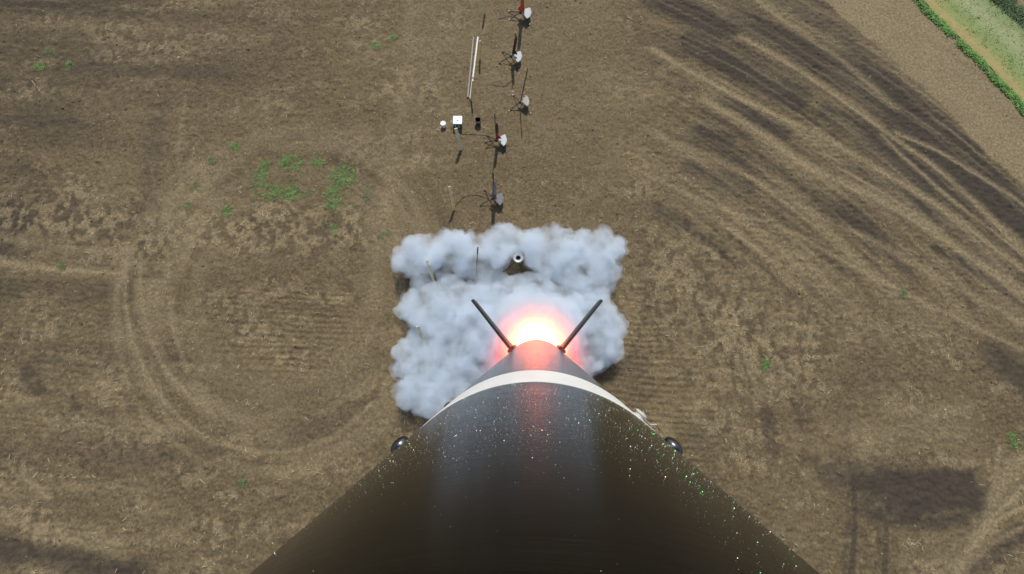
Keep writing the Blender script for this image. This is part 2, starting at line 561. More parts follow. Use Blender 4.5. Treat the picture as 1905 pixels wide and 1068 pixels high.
# moist soil
dkf = mathn(t, 'MULTIPLY', dk, mathn(t, 'MULTIPLY_ADD', n2, .9, .45), clamp=True)
moist = ramp(t, n2, [(.3, (.033, .027, .022)), (.7, (.074, .059, .045))])
base = mixc(t, dkf, base, moist)
# dry pale crust
plf = mathn(t, 'MULTIPLY', pl, mathn(t, 'MULTIPLY_ADD', n2, .8, .35), clamp=True)
dry = ramp(t, n2, [(.3, (.190, .146, .080)), (.7, (.350, .276, .160))])
base = mixc(t, plf, base, dry)
# lying straw
n4 = noise_node(t, 22.0, 3, .7, ob)
stf = mathn(t, 'MULTIPLY', st_, mathn(t, 'MULTIPLY', mathn(t, 'SUBTRACT', n4, .42, clamp=True), 5.0, clamp=True), clamp=True)
base = mixc(t, mathn(t, 'MULTIPLY', stf, .85), base, (.40, .315, .18))
# trash raked into furrow bottoms
t.links.new(base, p.inputs["Base Color"])
p.inputs["Roughness"].default_value = .93
p.inputs["Specular IOR Level"].default_value = .2
bm_ = N(t, "ShaderNodeBump")
bm_.inputs["Strength"].default_value = .8
bm_.inputs["Distance"].default_value = .03
t.links.new(noise_node(t, 26.0, 4, .7, ob), bm_.inputs["Height"])
t.links.new(bm_.outputs[0], p.inputs["Normal"])
t.links.new(p.outputs[0], out.inputs[0])

ground = grid_mesh("ground", np.c_[xf, yf, gz], faces, m_soil)
ground["kind"] = "structure"
ground["label"] = "ploughed brown stubble field with curved wheel tracks"
a1 = ground.data.color_attributes.new("soil_marks", 'FLOAT_COLOR', 'POINT')
a1.data.foreach_set("color", np.c_[g_dark, g_pale, g_straw, np.ones_like(g_dark)].astype(np.float32).ravel())
a2 = ground.data.color_attributes.new("soil_cover", 'FLOAT_COLOR', 'POINT')
a2.data.foreach_set("color", np.c_[g_work, g_fur, np.zeros_like(g_fur), np.ones_like(g_dark)].astype(np.float32).ravel())

def gz_at(x, y):
    return float(soil(np.array([float(x)]), np.array([float(y)]))[0][0])

# ------------------------------------------------------------------ grassy farm track beyond the field edge
def offset_strip(P, d0, d1, n_across, lift, step=.12):
    seg = np.linalg.norm(np.diff(P, axis=0), axis=1); cum = np.r_[0, np.cumsum(seg)]
    s = np.r_[np.linspace(cum[1] - 60, cum[1] - 3, 40), np.arange(cum[1] - 2.9, cum[-2] + 3, step), np.linspace(cum[-2] + 3.2, cum[-2] + 80, 40)]
    px = np.interp(s, cum, P[:, 0]); py = np.interp(s, cum, P[:, 1])
    k = np.ones(25) / 25
    tx = np.gradient(px, s); ty = np.gradient(py, s)
    tx = np.convolve(np.pad(tx, 12, mode='edge'), k, 'valid'); ty = np.convolve(np.pad(ty, 12, mode='edge'), k, 'valid')
    l = np.hypot(tx, ty); tx /= l; ty /= l
    dd = np.linspace(d0, d1, n_across)
    wig = .25 * (fbm(s * .6, s * 0, 3, 131) - .5)
    X = px[:, None] + ty[:, None] * (dd[None, :] + wig[:, None]); Y = py[:, None] - tx[:, None] * (dd[None, :] + wig[:, None])
    Z = soil(X.ravel(), Y.ravel())[0] + lift
    n, mth = X.shape
    i = (np.arange(n - 1)[:, None] * mth + np.arange(mth - 1)[None, :]).ravel()
    return np.c_[X.ravel(), Y.ravel(), Z], np.c_[i, i + mth, i + mth + 1, i + 1], np.tile(dd, n)

m_track, t, out = new_mat("mown_grass_track")
p = N(t, "ShaderNodeBsdfPrincipled")
tc = N(t, "ShaderNodeTexCoord")
ac = N(t, "ShaderNodeAttribute", attribute_name="across")
n1 = noise_node(t, 2.0, 5, .6, tc.outputs["Object"]); n2 = noise_node(t, 11.0, 4, .7, tc.outputs["Object"])
pos = mathn(t, 'ADD', ac.outputs["Fac"], mathn(t, 'MULTIPLY_ADD', n1, .24, -.12))
c = ramp(t, pos, [(.0, (.40, .26, .09)), (.09, (.46, .31, .11)), (.16, (.30, .30, .07)), (.30, (.20, .28, .07)), (.50, (.38, .38, .20)), (.68, (.22, .28, .10)), (.85, (.085, .17, .045)), (1.0, (.08, .16, .04))])
c = mixc(t, .45, c, ramp(t, n2, [(.3, (.08, .12, .035)), (.5, (.21, .24, .10)), (.75, (.36, .36, .19))]), 'MIX')
t.links.new(c, p.inputs["Base Color"])
p.inputs["Roughness"].default_value = .9
b = N(t, "ShaderNodeBump"); b.inputs["Strength"].default_value = .7; b.inputs["Distance"].default_value = .03
t.links.new(n2, b.inputs["Height"]); t.links.new(b.outputs[0], p.inputs["Normal"])
t.links.new(p.outputs[0], out.inputs[0])
sv, sf, sd_ = offset_strip(EDGE_VERGE, .25, 4.6, 30, .03)
ft = grid_mesh("farm_track", sv, sf, m_track)
aa = ft.data.attributes.new("across", 'FLOAT', 'POINT')
aa.data.foreach_set("value", ((sd_ - .25) / 4.35).astype(np.float32))
tag(ft, "pale mown grass farm track beyond the field edge", kind="structure")

m_leaf_far = plain("verge_leaves", (.13, .28, .05), .7, 0, 3.0, .5)
m_leaf_dull = plain("hedge_leaves", (.06, .105, .035), .75, 0, 3.0, .5)

def blades(centers, size, spread, n, up=.6):
    """leaf-like bent quads round each centre"""
    V = []; Fq = []
    c = np.repeat(np.asarray(centers), n, axis=0)
    m = len(c)
    a = RNG.uniform(0, 2 * np.pi, m); r = np.sqrt(RNG.uniform(0, 1, m)) * spread
    base = c + np.c_[r * np.cos(a), r * np.sin(a), RNG.uniform(0, up * spread, m) * (1 - r / (spread + 1e-6) * .6)]
    h = RNG.uniform(0, 2 * np.pi, m); ln = RNG.uniform(.6, 1.3, m) * size; wd = ln * RNG.uniform(.25, .45, m)
    el = RNG.uniform(-.1, .9, m)
    d = np.c_[np.cos(h) * np.cos(el), np.sin(h) * np.cos(el), np.sin(el)]
    sd2 = np.c_[-np.sin(h), np.cos(h), RNG.uniform(-.4, .4, m)]
    mid = base + d * (ln * .5)[:, None]
    tip = base + d * ln[:, None] - np.c_[np.zeros(m), np.zeros(m), ln * .25]
    vs = np.stack([base, mid + sd2 * (wd / 2)[:, None], tip, mid - sd2 * (wd / 2)[:, None]], 1).reshape(-1, 3)
    i = np.arange(m) * 4
    fs = np.concatenate([np.c_[i, i + 1, i + 3], np.c_[i + 1, i + 2, i + 3]])
    return vs, fs

def strip_points(P, d0, d1, dens, lo, hi):
    seg = np.linalg.norm(np.diff(P, axis=0), axis=1); cum = np.r_[0, np.cumsum(seg)]
    L0, L1 = cum[1] + lo, cum[-2] + hi
    n = int((L1 - L0) * dens)
    s = RNG.uniform(L0, L1, n)
    x = np.interp(s, cum, P[:, 0]); y = np.interp(s, cum, P[:, 1])
    x2 = np.interp(s + .3, cum, P[:, 0]); y2 = np.interp(s + .3, cum, P[:, 1])
    tx, ty = x2 - x, y2 - y; l = np.hypot(tx, ty); tx /= l; ty /= l
    d = RNG.uniform(d0, d1, n) + .35 * (fbm(s * .9, s * 0, 3, 141) - .5)
    X = x + ty * d; Y = y - tx * d
    keep = fbm(X * 1.2, Y * 1.2, 3, 151) > .24
    X, Y = X[keep], Y[keep]
    return np.c_[X, Y, soil(X, Y)[0]]

pts = strip_points(EDGE_VERGE, -.16, .18, 70, -6, 6)
vs, fs = blades(pts, .11, .13, 14, .9)
o = grid_mesh("verge_weeds", vs, fs, m_leaf_far, False)
tag(o, "bright green strip of rank weeds along the edge of the brown field", "grass", kind="stuff")
pts = strip_points(EDGE_VERGE, 3.7, 4.7, 70, -6, 6)
vs, fs = blades(pts, .13, .17, 12, 1.1)
o = grid_mesh("verge_weeds", vs, fs, m_leaf_dull, False)
tag(o, "darker green weeds along the far side of the grass farm track", "grass", kind="stuff")

pts = strip_points(EDGE_VERGE, .9, 3.8, 60, -6, 6)
vs, fs = blades(pts, .10, .16, 7, .35)
o = grid_mesh("track_grass", vs, fs, plain("short_grass", (.20, .27, .09), .8, 0, 2.0, .45), False)
tag(o, "short pale grass tufts growing on the farm track", "grass", kind="stuff")

# ------------------------------------------------------------------ crop residue and clods
m_straw = plain("dry_straw", (.36, .285, .165), .8, 0, 1.5, .45)
m_clod = plain("soil_clods", (.165, .130, .080), .95, 0, 2.5, .45, .4)

def scatter_xy(n):
    return RNG.uniform(-31, 31, n), RNG.uniform(-9, 23.5, n)

X, Y = scatter_xy(260000)
z, dk_, pl_, stw, wk, vg, fr = soil(X, Y)
keep = RNG.uniform(0, 1, len(X)) < (.02 + .5 * stw) * wk * (1 - .9 * np.clip(dk_ * 1.4, 0, 1))
X, Y, z = X[keep], Y[keep], z[keep]
m = len(X)
h = RNG.uniform(0, 2 * np.pi, m); ln = RNG.gamma(3.0, .026, m) + .03; wd = RNG.uniform(.008, .028, m)
dx, dy = np.cos(h) * ln / 2, np.sin(h) * ln / 2
qx, qy = -np.sin(h) * wd / 2, np.cos(h) * wd / 2
lift = RNG.uniform(.012, .03, m); bow = RNG.uniform(.0, .02, m); t1 = RNG.uniform(-.02, .03, m)
vs = np.stack([np.c_[X - dx + qx, Y - dy + qy, z + lift + t1], np.c_[X - dx - qx, Y - dy - qy, z + lift + t1 - wd * .3],
               np.c_[X + qx, Y + qy, z + lift + bow], np.c_[X - qx, Y - qy, z + lift + bow - wd * .3],
               np.c_[X + dx + qx, Y + dy + qy, z + lift - t1], np.c_[X + dx - qx, Y + dy - qy, z + lift - t1 - wd * .3]], 1).reshape(-1, 3)
i = np.arange(m) * 6
fs = np.concatenate([np.c_[i, i + 1, i + 3, i + 2], np.c_[i + 2, i + 3, i + 5, i + 4]])
o = grid_mesh("crop_residue", vs, fs, m_straw, False)
tag(o, "scattered pale straw and stalk pieces lying on the soil", "straw", kind="stuff")

X, Y = scatter_xy(60000)
z, dk_, pl_, stw, wk, vg, fr = soil(X, Y)
keep = RNG.uniform(0, 1, len(X)) < (.13 - .12 * np.clip(pl_, 0, 1)) * (.25 + .75 * wk) * (vg < -.5)
X, Y, z = X[keep], Y[keep], z[keep]
m = len(X)
r = np.minimum(RNG.gamma(2.0, .009, m) + .010, .06)
oct_ = np.array([[1, 0, 0], [0, 1, 0], [-1, 0, 0], [0, -1, 0], [0, 0, .8], [0, 0, -.5]])
vs = (oct_[None] * r[:, None, None] * RNG.uniform(.6, 1.3, (m, 6, 1)))
h = RNG.uniform(0, 2 * np.pi, m)
vx = vs[..., 0] * np.cos(h)[:, None] - vs[..., 1] * np.sin(h)[:, None]; vy = vs[..., 0] * np.sin(h)[:, None] + vs[..., 1] * np.cos(h)[:, None]
vs = np.stack([vx + X[:, None], vy + Y[:, None], vs[..., 2] + z[:, None] + .2 * r[:, None]], -1).reshape(-1, 3)
tri = np.array([[0, 1, 4], [1, 2, 4], [2, 3, 4], [3, 0, 4], [1, 0, 5], [2, 1, 5], [3, 2, 5], [0, 3, 5]])
fs = (np.arange(m)[:, None, None] * 6 + tri[None]).reshape(-1, 3)
o = grid_mesh("soil_clods", vs, fs, m_clod, False)
tag(o, "loose brown clods of earth over the field", "soil", kind="stuff")

# ------------------------------------------------------------------ the rocket that carries the camera
R = 0.100; D_CAM = 1.315 * R; L_TAIL = 1.40
ax = (at(998, 613) - Vector((0, 0, CAM_H))).normalized()          # the way its tail points
c_, s_ = math.cos(PITCH), math.sin(PITCH)
img_up = Vector((0, c_, s_))
ly = (img_up - ax * img_up.dot(ax)).normalized()
lz = -ax
lx = ly.cross(lz).normalized()
tail = Vector((0, 0, CAM_H)) - ly * D_CAM + ax * L_TAIL
rocket = empty("rocket")
rocket.matrix_world = Matrix(((lx.x, ly.x, lz.x, tail.x), (lx.y, ly.y, lz.y, tail.y), (lx.z, ly.z, lz.z, tail.z), (0, 0, 0, 1)))
tag(rocket, "large black glitter-painted rocket with a white band, climbing out of its smoke", "rocket")

def body_paint(name, col, rough, spec=.24):
    m, t, out = new_mat(name)
    p = N(t, "ShaderNodeBsdfPrincipled")
    tc = N(t, "ShaderNodeTexCoord")
    mp = N(t, "ShaderNodeMapping")
    mp.inputs["Scale"].default_value = (14, 14, 900)              # marks left by sanding round the tube
    t.links.new(tc.outputs["Object"], mp.inputs[0])
    brush = noise_node(t, 1.0, 4, .7, mp.outputs[0])
    blot = noise_node(t, 25, 5, .6, tc.outputs["Object"])
    c = ramp(t, blot, [(.3, tuple(x * .7 for x in col)), (.7, tuple(x * 1.4 for x in col))])
    t.links.new(c, p.inputs["Base Color"])
    r = mathn(t, 'ADD', mathn(t, 'MULTIPLY_ADD', brush, .22, rough - .12), mathn(t, 'MULTIPLY', blot, .06), clamp=True)
    t.links.new(r, p.inputs["Roughness"])
    b = N(t, "ShaderNodeBump"); b.inputs["Strength"].default_value = .10; b.inputs["Distance"].default_value = .0006
    t.links.new(brush, b.inputs["Height"]); t.links.new(b.outputs[0], p.inputs["Normal"])
    p.inputs["Specular IOR Level"].default_value = spec
    t.links.new(p.outputs[0], out.inputs[0])
    return m

m_body = body_paint("black_glitter_paint", (.003, .0028, .0026), .20)
m_lower = body_paint("grey_fin_can_paint", (.06, .052, .052), .20, .9)
m_white = plain("white_band_paint", (.86, .86, .84), .4, 0, 30, .04)
m_fin = plain("dark_fin_laminate", (.022, .024, .026), .35, 0, 18, .35)
m_steel = plain("dark_steel", (.16, .16, .165), .3, 1.0, 60, .25)
m_nylon = plain("white_nylon", (.52, .51, .46), .45, 0, 60, .1)

Z = L_TAIL
ZB0, ZB1 = Z - .336, Z - .265
MB().lathe([(R * .985, 0), (R, .006), (R, ZB0)], 160).build("fin_can", m_lower, rocket, True)
MB().lathe([(R + .0003, ZB0), (R + .0003, ZB1)], 160).build("band", m_white, rocket, True)
MB().lathe([(R, ZB1), (R, Z + 1.2)], 160).build("upper_tube", m_body, rocket, True)
nose = [(R + .0004, Z + 1.2)] + [(R * math.cos(a * math.pi / 2 / 12) ** .8, Z + 1.2 + .6 * math.sin(a * math.pi / 2 / 12)) for a in range(1, 12)] + [(1e-6, Z + 1.8)]
MB().lathe(nose, 64).build("nose_cone", m_body, rocket, True)
MB().lathe([(.045, -.03), (.052, -.03), (.060, .004), (.045, .004)], 48, closed=True).build("motor_nozzle", m_steel, rocket, True)
for k in range(4):
    a = math.radians(45 + 90 * k)
    Mx = Matrix.Rotation(a, 4, 'Z') @ Matrix.Rotation(math.pi / 2, 4, 'X')
    MB().plate([(R - .002, .17), (R + .03, .12), (.338, -.175), (.345, -.245), (.332, -.265), (R + .03, .015), (R - .002, .01)], .009, Mx).build("fin", m_fin, rocket, False, .002)
    fil = MB()
    for sgn in (-1, 1):
        rr_ = R + .004
        fil.tube([(rr_ * math.cos(a + sgn * .06), rr_ * math.sin(a + sgn * .06), zz) for zz in (.02, .16)], .006, 8)
    fil.build("fin_fillet", m_fin, rocket, True)

def on_tube(theta, L, h=0.0):
    """point on the tube, theta from the side that faces the camera (+ is image right), L below the camera"""
    r = R + h
    return Vector((r * math.sin(theta), r * math.cos(theta), Z - L)), Vector((math.sin(theta), math.cos(theta), 0))

def dome_screw(theta, L, rad):
    pos, n = on_tube(theta, L)
    q = n.to_track_quat('Z', 'Y').to_matrix().to_4x4()
    prof = [(rad, -.001), (rad, .0008)] + [(rad * math.cos(b) , .0008 + rad * .62 * math.sin(b)) for b in [i * math.pi / 2 / 8 for i in range(1, 8)]] + [(rad * .3, rad * .62 + .0006), (rad * .26, rad * .3), (1e-5, rad * .3)]
    o = MB().lathe(prof, 32).build("screw", m_steel, rocket, True)
    o.matrix_local = Matrix.Translation(pos) @ q
    return o
dome_screw(math.radians(-46.0), .232, .0056)
dome_screw(math.radians(45.0), .236, .0056)
pos, n = on_tube(math.radians(41.5), .292)
o = MB().lathe([(.0040, -.001), (.0040, .0008), (.0030, .0012), (.0030, .0024), (.0042, .0028), (.0042, .0036), (.0032, .0042), (1e-5, .0042)], 28).build("rail_button", m_nylon, rocket, True)
o.matrix_local = Matrix.Translation(pos) @ n.to_track_quat('Z', 'Y').to_matrix().to_4x4()
pw = [on_tube(math.radians(42 + 1.2 * k), .30 + .008 * math.sin(k), .0015 + .004 * math.sin(k * .9) ** 2)[0] for k in range(6)]
MB().tube(pw, .0003, 6).build("loose_wire", m_nylon, rocket, True)
pos, n = on_tube(math.radians(-43), .335)
o = MB().lathe([(.003, -.001), (.003, .0012), (1e-5, .002)], 16).build("rivet", m_steel, rocket, True)
o.matrix_local = Matrix.Translation(pos) @ n.to_track_quat('Z', 'Y').to_matrix().to_4x4()

# glitter flakes set in the paint, each a tilted hexagonal speck
def flakes(n, mat, seed, size):
    rg = np.random.default_rng(seed)
    th = rg.uniform(-1.05, 1.05, n)
    L = .03 + .30 * rg.uniform(0, 1, n) ** 1.25
    ok = (L < .262) & (np.abs(th) < .64) & (rg.uniform(0, 1, n) < np.where(seed == 1, np.clip((L - .095) / .04, .03, 1), np.where(th > .3, 1.0, .25 * np.clip((L - .09) / .05, 0, 1))))
    th, L = th[ok], L[ok]; n = len(th)
    nrm = np.c_[np.sin(th), np.cos(th), np.zeros(n)]
    tan = np.c_[np.cos(th), -np.sin(th), np.zeros(n)]
    up = np.tile([0, 0, 1.0], (n, 1))
    tilt = rg.uniform(.0, 1.35, n); az = rg.uniform(0, 2 * np.pi, n)
    ud = np.abs(rg.normal(0, 1, n))
    ax_ = tan * (np.cos(az))[:, None] + up * (np.abs(np.sin(az)))[:, None]
    nn = nrm * np.cos(tilt)[:, None] + ax_ * np.sin(tilt)[:, None]
    e1 = np.cross(nn, tan + .01 * up); e1 /= np.linalg.norm(e1, axis=1)[:, None]
    e2 = np.cross(nn, e1)
    s = size * rg.uniform(.55, 1.3, n) * np.clip(L / .12, .40, 1.2) * .5
    c = np.c_[np.sin(th) * (R + .0002), np.cos(th) * (R + .0002), Z - L]
    ang = np.arange(6) * np.pi / 3
    vs = c[:, None] + (e1[:, None] * np.cos(ang)[None, :, None] + e2[:, None] * np.sin(ang)[None, :, None]) * s[:, None, None]
    o = grid_mesh("glitter", vs.reshape(-1, 3), np.arange(n * 6).reshape(-1, 6), mat, False)
    o.parent = rocket
    o["kind"] = "stuff"
    return o
m_g1 = plain("silver_glitter", (.60, .60, .58), .42, 1.0, 400, .1)
m_g2 = plain("green_glitter", (.16, .55, .22), .42, 1.0, 400, .3)
m_g3 = plain("gold_glitter", (.60, .50, .22), .42, 1.0, 400, .2)
flakes(17000, m_g1, 1, .00015)
flakes(8000, m_g2, 2, .00021)
flakes(4500, m_g3, 3, .00018)
# fairing round the camera, above the lens: it shades the tube below it
MB().add([(-.075, R - .036, Z + .016), (.075, R - .036, Z + .016), (.062, R + .085, Z + .016), (-.062, R + .085, Z + .016),
          (-.050, R - .016, Z + .24), (.050, R - .016, Z + .24), (.030, R + .012, Z + .24), (-.030, R + .012, Z + .24)],
         [(3, 2, 1, 0), (4, 5, 6, 7), (0, 1, 5, 4), (1, 2, 6, 5), (2, 3, 7, 6), (3, 0, 4, 7)]).build("camera_fairing", m_body, rocket, False, .004)

# ------------------------------------------------------------------ exhaust flame
m_fl, t, out = new_mat("exhaust_flame")
tc = N(t, "ShaderNodeTexCoord")
sx = N(t, "ShaderNodeSeparateXYZ"); t.links.new(tc.outputs["Object"], sx.inputs[0])
r2 = mathn(t, 'ADD', mathn(t, 'MULTIPLY', sx.outputs[0], sx.outputs[0]), mathn(t, 'MULTIPLY', sx.outputs[1], sx.outputs[1]))
depth = mathn(t, 'MULTIPLY', sx.outputs[2], -1.0)
sig = mathn(t, 'MULTIPLY_ADD', mathn(t, 'MINIMUM', depth, 2.4), .052, .105)
mpf = N(t, "ShaderNodeMapping"); mpf.inputs["Scale"].default_value = (9, 9, 1.4)
t.links.new(tc.outputs["Object"], mpf.inputs[0])
turb = mathn(t, 'MULTIPLY_ADD', noise_node(t, 1.0, 3, .6, mpf.outputs[0]), 1.3, .35)      # ragged edge
q_ = mathn(t, 'MULTIPLY', mathn(t, 'DIVIDE', r2, mathn(t, 'MULTIPLY', sig, sig)), turb)
def shell(width):
    return mathn(t, 'EXPONENT', mathn(t, 'MULTIPLY', q_, -1.0 / width ** 2))
cc = N(t, "ShaderNodeCombineColor")                               # red rim, yellow sheath, white-hot core
g1, g2, g3 = shell(.74), shell(.62), shell(.46)
t.links.new(mathn(t, 'ADD', mathn(t, 'MULTIPLY', g1, 10.0), mathn(t, 'MULTIPLY', g2, 1.0)), cc.inputs[0])
t.links.new(mathn(t, 'ADD', mathn(t, 'MULTIPLY', g1, .40), mathn(t, 'MULTIPLY', g2, 2.1)), cc.inputs[1])
t.links.new(mathn(t, 'ADD', mathn(t, 'MULTIPLY', g1, .30), mathn(t, 'MULTIPLY', g3, 1.9)), cc.inputs[2])
em = N(t, "ShaderNodeEmission")
em.inputs[1].default_value = 1.0
t.links.new(cc.outputs[0], em.inputs[0])
ab = N(t, "ShaderNodeVolumeAbsorption")
ab.inputs[0].default_value = (.75, .35, .1, 1)
t.links.new(mathn(t, 'MULTIPLY', g1, .28), ab.inputs[1])
ad = N(t, "ShaderNodeAddShader")
t.links.new(em.outputs[0], ad.inputs[0]); t.links.new(ab.outputs[0], ad.inputs[1])
t.links.new(ad.outputs[0], out.inputs["Volume"])
fl = MB().lathe([(1e-4, .34), (.104, .34), (.125, .30), (.17, .12), (.24, -.03), (.30, -.25), (.42, -1.0), (.55, -2.0), (.60, -3.0), (.5, -3.8), (.25, -4.3), (1e-4, -4.5)], 40).build("flame", m_fl, None, True)  # part above the tail is added glow round the fin can, imitating bloom
fl.matrix_world = rocket.matrix_world.copy()
tag(fl, "glowing white and orange exhaust flame below the rocket tail, with added bloom glow round the fin can", "flame")

# ------------------------------------------------------------------ smoke
PUFFS = [  # pixel of the puff's top, radius in pixels
    (768,480,34),(800,470,38),(845,466,42),(880,478,36),(925,462,40),(950,448,32),(1005,466,40),(1045,462,44),(1085,462,34),(1115,470,38),(1122,496,34),
    (1092,505,40),(1050,505,34),(1020,490,30),(1130,520,20),(882,498,16),
    (778,570,30),(812,562,30),(845,560,34),(880,556,36),(795,600,34),(838,610,38),(780,640,28),(822,655,36),(762,672,30),(752,655,16),(792,690,36),(835,690,34),
    (778,728,34),(815,735,32),(762,742,18),(800,762,20),(870,655,34),(888,690,30),(860,715,28),(890,610,44),(750,580,14),
    (1078,585,40),(1108,610,40),(1132,605,22),(1118,640,34),(1085,650,34),(1060,690,26),(1130,660,18),(1100,560,28),(1090,540,28),
    (985,590,52),(935,578,44),(1035,590,44),(950,620,56),(1030,620,56),(990,620,60),(920,640,46),(1065,630,40),(925,548,30),(955,552,26),(985,556,24),(1085,532,32),(1110,545,28),(838,530,16),(985,600,62),(1045,650,40),(930,660,44),(1080,685,24),(1095,672,26),(905,560,34),
]
BALLS = []
def ico(sub):
    b = bmesh.new(); bmesh.ops.create_icosphere(b, subdivisions=sub, radius=1.0)
    v = np.array([q.co[:] for q in b.verts]); f = np.array([[q.index for q in fc.verts] for fc in b.faces]); b.free()
    return v, f
rs = random.Random(5)
for u, v, rp in PUFFS:
    r = rp / 42.0
    zc = min(.62 * r + .12, .85)
    c = at(u, v, zc)
    BALLS.append((c, r * .80))
    for k in range(11):
        a = rs.uniform(0, 2 * math.pi); e = rs.uniform(-.15, 1.0)
        q = rs.uniform(.26, .58) * r
        dv = Vector((math.cos(a) * math.cos(e), math.sin(a) * math.cos(e), math.sin(e)))
        BALLS.append((c + dv * r * rs.uniform(.60, .88), q))
for k in range(22):                                                # ragged trail below the tail
    f = k / 21.0
    base = at(992, 606, .5); top = tail + ax * 7.5
    c = base.lerp(top, f)
    r = 1.05 * (1 - f) ** 1.2 + .42
    BALLS.append((c, r * .62))
    for j in range(9):
        a = rs.uniform(0, 2 * math.pi); q = rs.uniform(.22, .5) * r
        BALLS.append((c + Vector((math.cos(a), math.sin(a), rs.uniform(-.6, .6))) * r * rs.uniform(.5, 1.0), q))

def smoke_mesh(name, grow, voxel, disp, base_disp, material):
    iv, if_ = ico(2)
    vs = np.concatenate([iv * (r * grow + .02) + np.array(c) for c, r in BALLS])
    fs = np.concatenate([if_ + i * len(iv) for i in range(len(BALLS))])
    tm = bpy.data.meshes.new("smoke_build"); tm.from_pydata(vs.tolist(), [], fs.tolist())
    tmp = bpy.data.objects.new("smoke_build", tm); COL.objects.link(tmp)
    md = tmp.modifiers.new("remesh", 'REMESH'); md.mode = 'VOXEL'; md.voxel_size = voxel
    ms = tmp.modifiers.new("smooth", 'SMOOTH'); ms.factor = .5; ms.iterations = 3
    me = bpy.data.meshes.new_from_object(tmp.evaluated_get(bpy.context.evaluated_depsgraph_get()))
    bpy.data.objects.remove(tmp); bpy.data.meshes.remove(tm)
    n = len(me.vertices)
    co = np.empty(n * 3, dtype=np.float32); me.vertices.foreach_get("co", co); co = co.reshape(-1, 3).astype(np.float64)
    nr = np.empty(n * 3, dtype=np.float32); me.vertices.foreach_get("normal", nr); nr = nr.reshape(-1, 3)
    bil = np.abs(vnoise3(co * 2.6, 1) - .5) * 2 * .20 + np.abs(vnoise3(co * 5.5, 2) - .5) * 2 * .08
    co = co + nr * (bil * disp - base_disp)[:, None]
    co[:, 2] = np.maximum(co[:, 2], .005)
    me.vertices.foreach_set("co", co.astype(np.float32).ravel()); me.update()
    me.name = name
    me.materials.clear(); me.materials.append(material)
    o = bpy.data.objects.new(name, me); COL.objects.link(o)
    return o

def smoke_mat(name, floor, gain, scale, detail):
    m, t, out = new_mat(name)
    pv = N(t, "ShaderNodeVolumePrincipled")
    pv.inputs["Color"].default_value = (.895, .948, .995, 1)
    pv.inputs["Anisotropy"].default_value = .0
    tc = N(t, "ShaderNodeTexCoord")
    dn = noise_node(t, scale, detail, .62, tc.outputs["Object"])
    t.links.new(mathn(t, 'MULTIPLY', mathn(t, 'SUBTRACT', dn, floor, clamp=True), gain), pv.inputs["Density"])
    t.links.new(pv.outputs[0], out.inputs["Volume"])
    return m
smoke = smoke_mesh("smoke", .90, .075, 1.0, .04, smoke_mat("exhaust_smoke", .455, 15.5, .8, 6))
tag(smoke, "billowing pale grey exhaust smoke spreading over the ground below the rocket", "smoke", kind="stuff")
for u, v, rp in [(900,515,26),(930,528,18),(1085,530,24),(835,528,22),(785,530,20),(985,575,60),(940,600,60),(1040,600,56),(1070,670,30),(900,680,40)]:
    c = at(u, v, .45)
    BALLS.append((c, rp / 42.0))
    for k in range(5):
        a = rs.uniform(0, 2 * math.pi)
        BALLS.append((c + Vector((math.cos(a), math.sin(a), rs.uniform(0, .6))) * rp / 42.0 * .8, rs.uniform(.3, .6) * rp / 42.0))
veil = smoke_mesh("smoke_veil", 1.17, .10, 1.2, .06, smoke_mat("thin_smoke", .37, 6.5, 1.3, 5))
veil.parent = smoke
veil["kind"] = "stuff"

# ------------------------------------------------------------------ launch pads
m_rail = plain("anodised_rail", (.075, .075, .08), .4, .6, 30, .3)
m_leg = plain("pad_leg_steel", (.05, .05, .052), .5, .5, 25, .35, 0, 0, (.11, .09, .065))
m_foot = plain("pad_foot", (.42, .40, .34), .7, 0, 25, .25)
m_defl_w = plain("white_deflector", (.36, .385, .395), .45, .1, 9, .12, 0, 0, (.30, .28, .25))
m_defl_g = plain("scorched_deflector", (.13, .13, .135), .6, .3, 9, .3, 0, 0, (.10, .095, .09))
m_defl_s = plain("sooty_deflector", (.27, .25, .23), .6, .3, 9, .3, 0, 0, (.14, .12, .10))

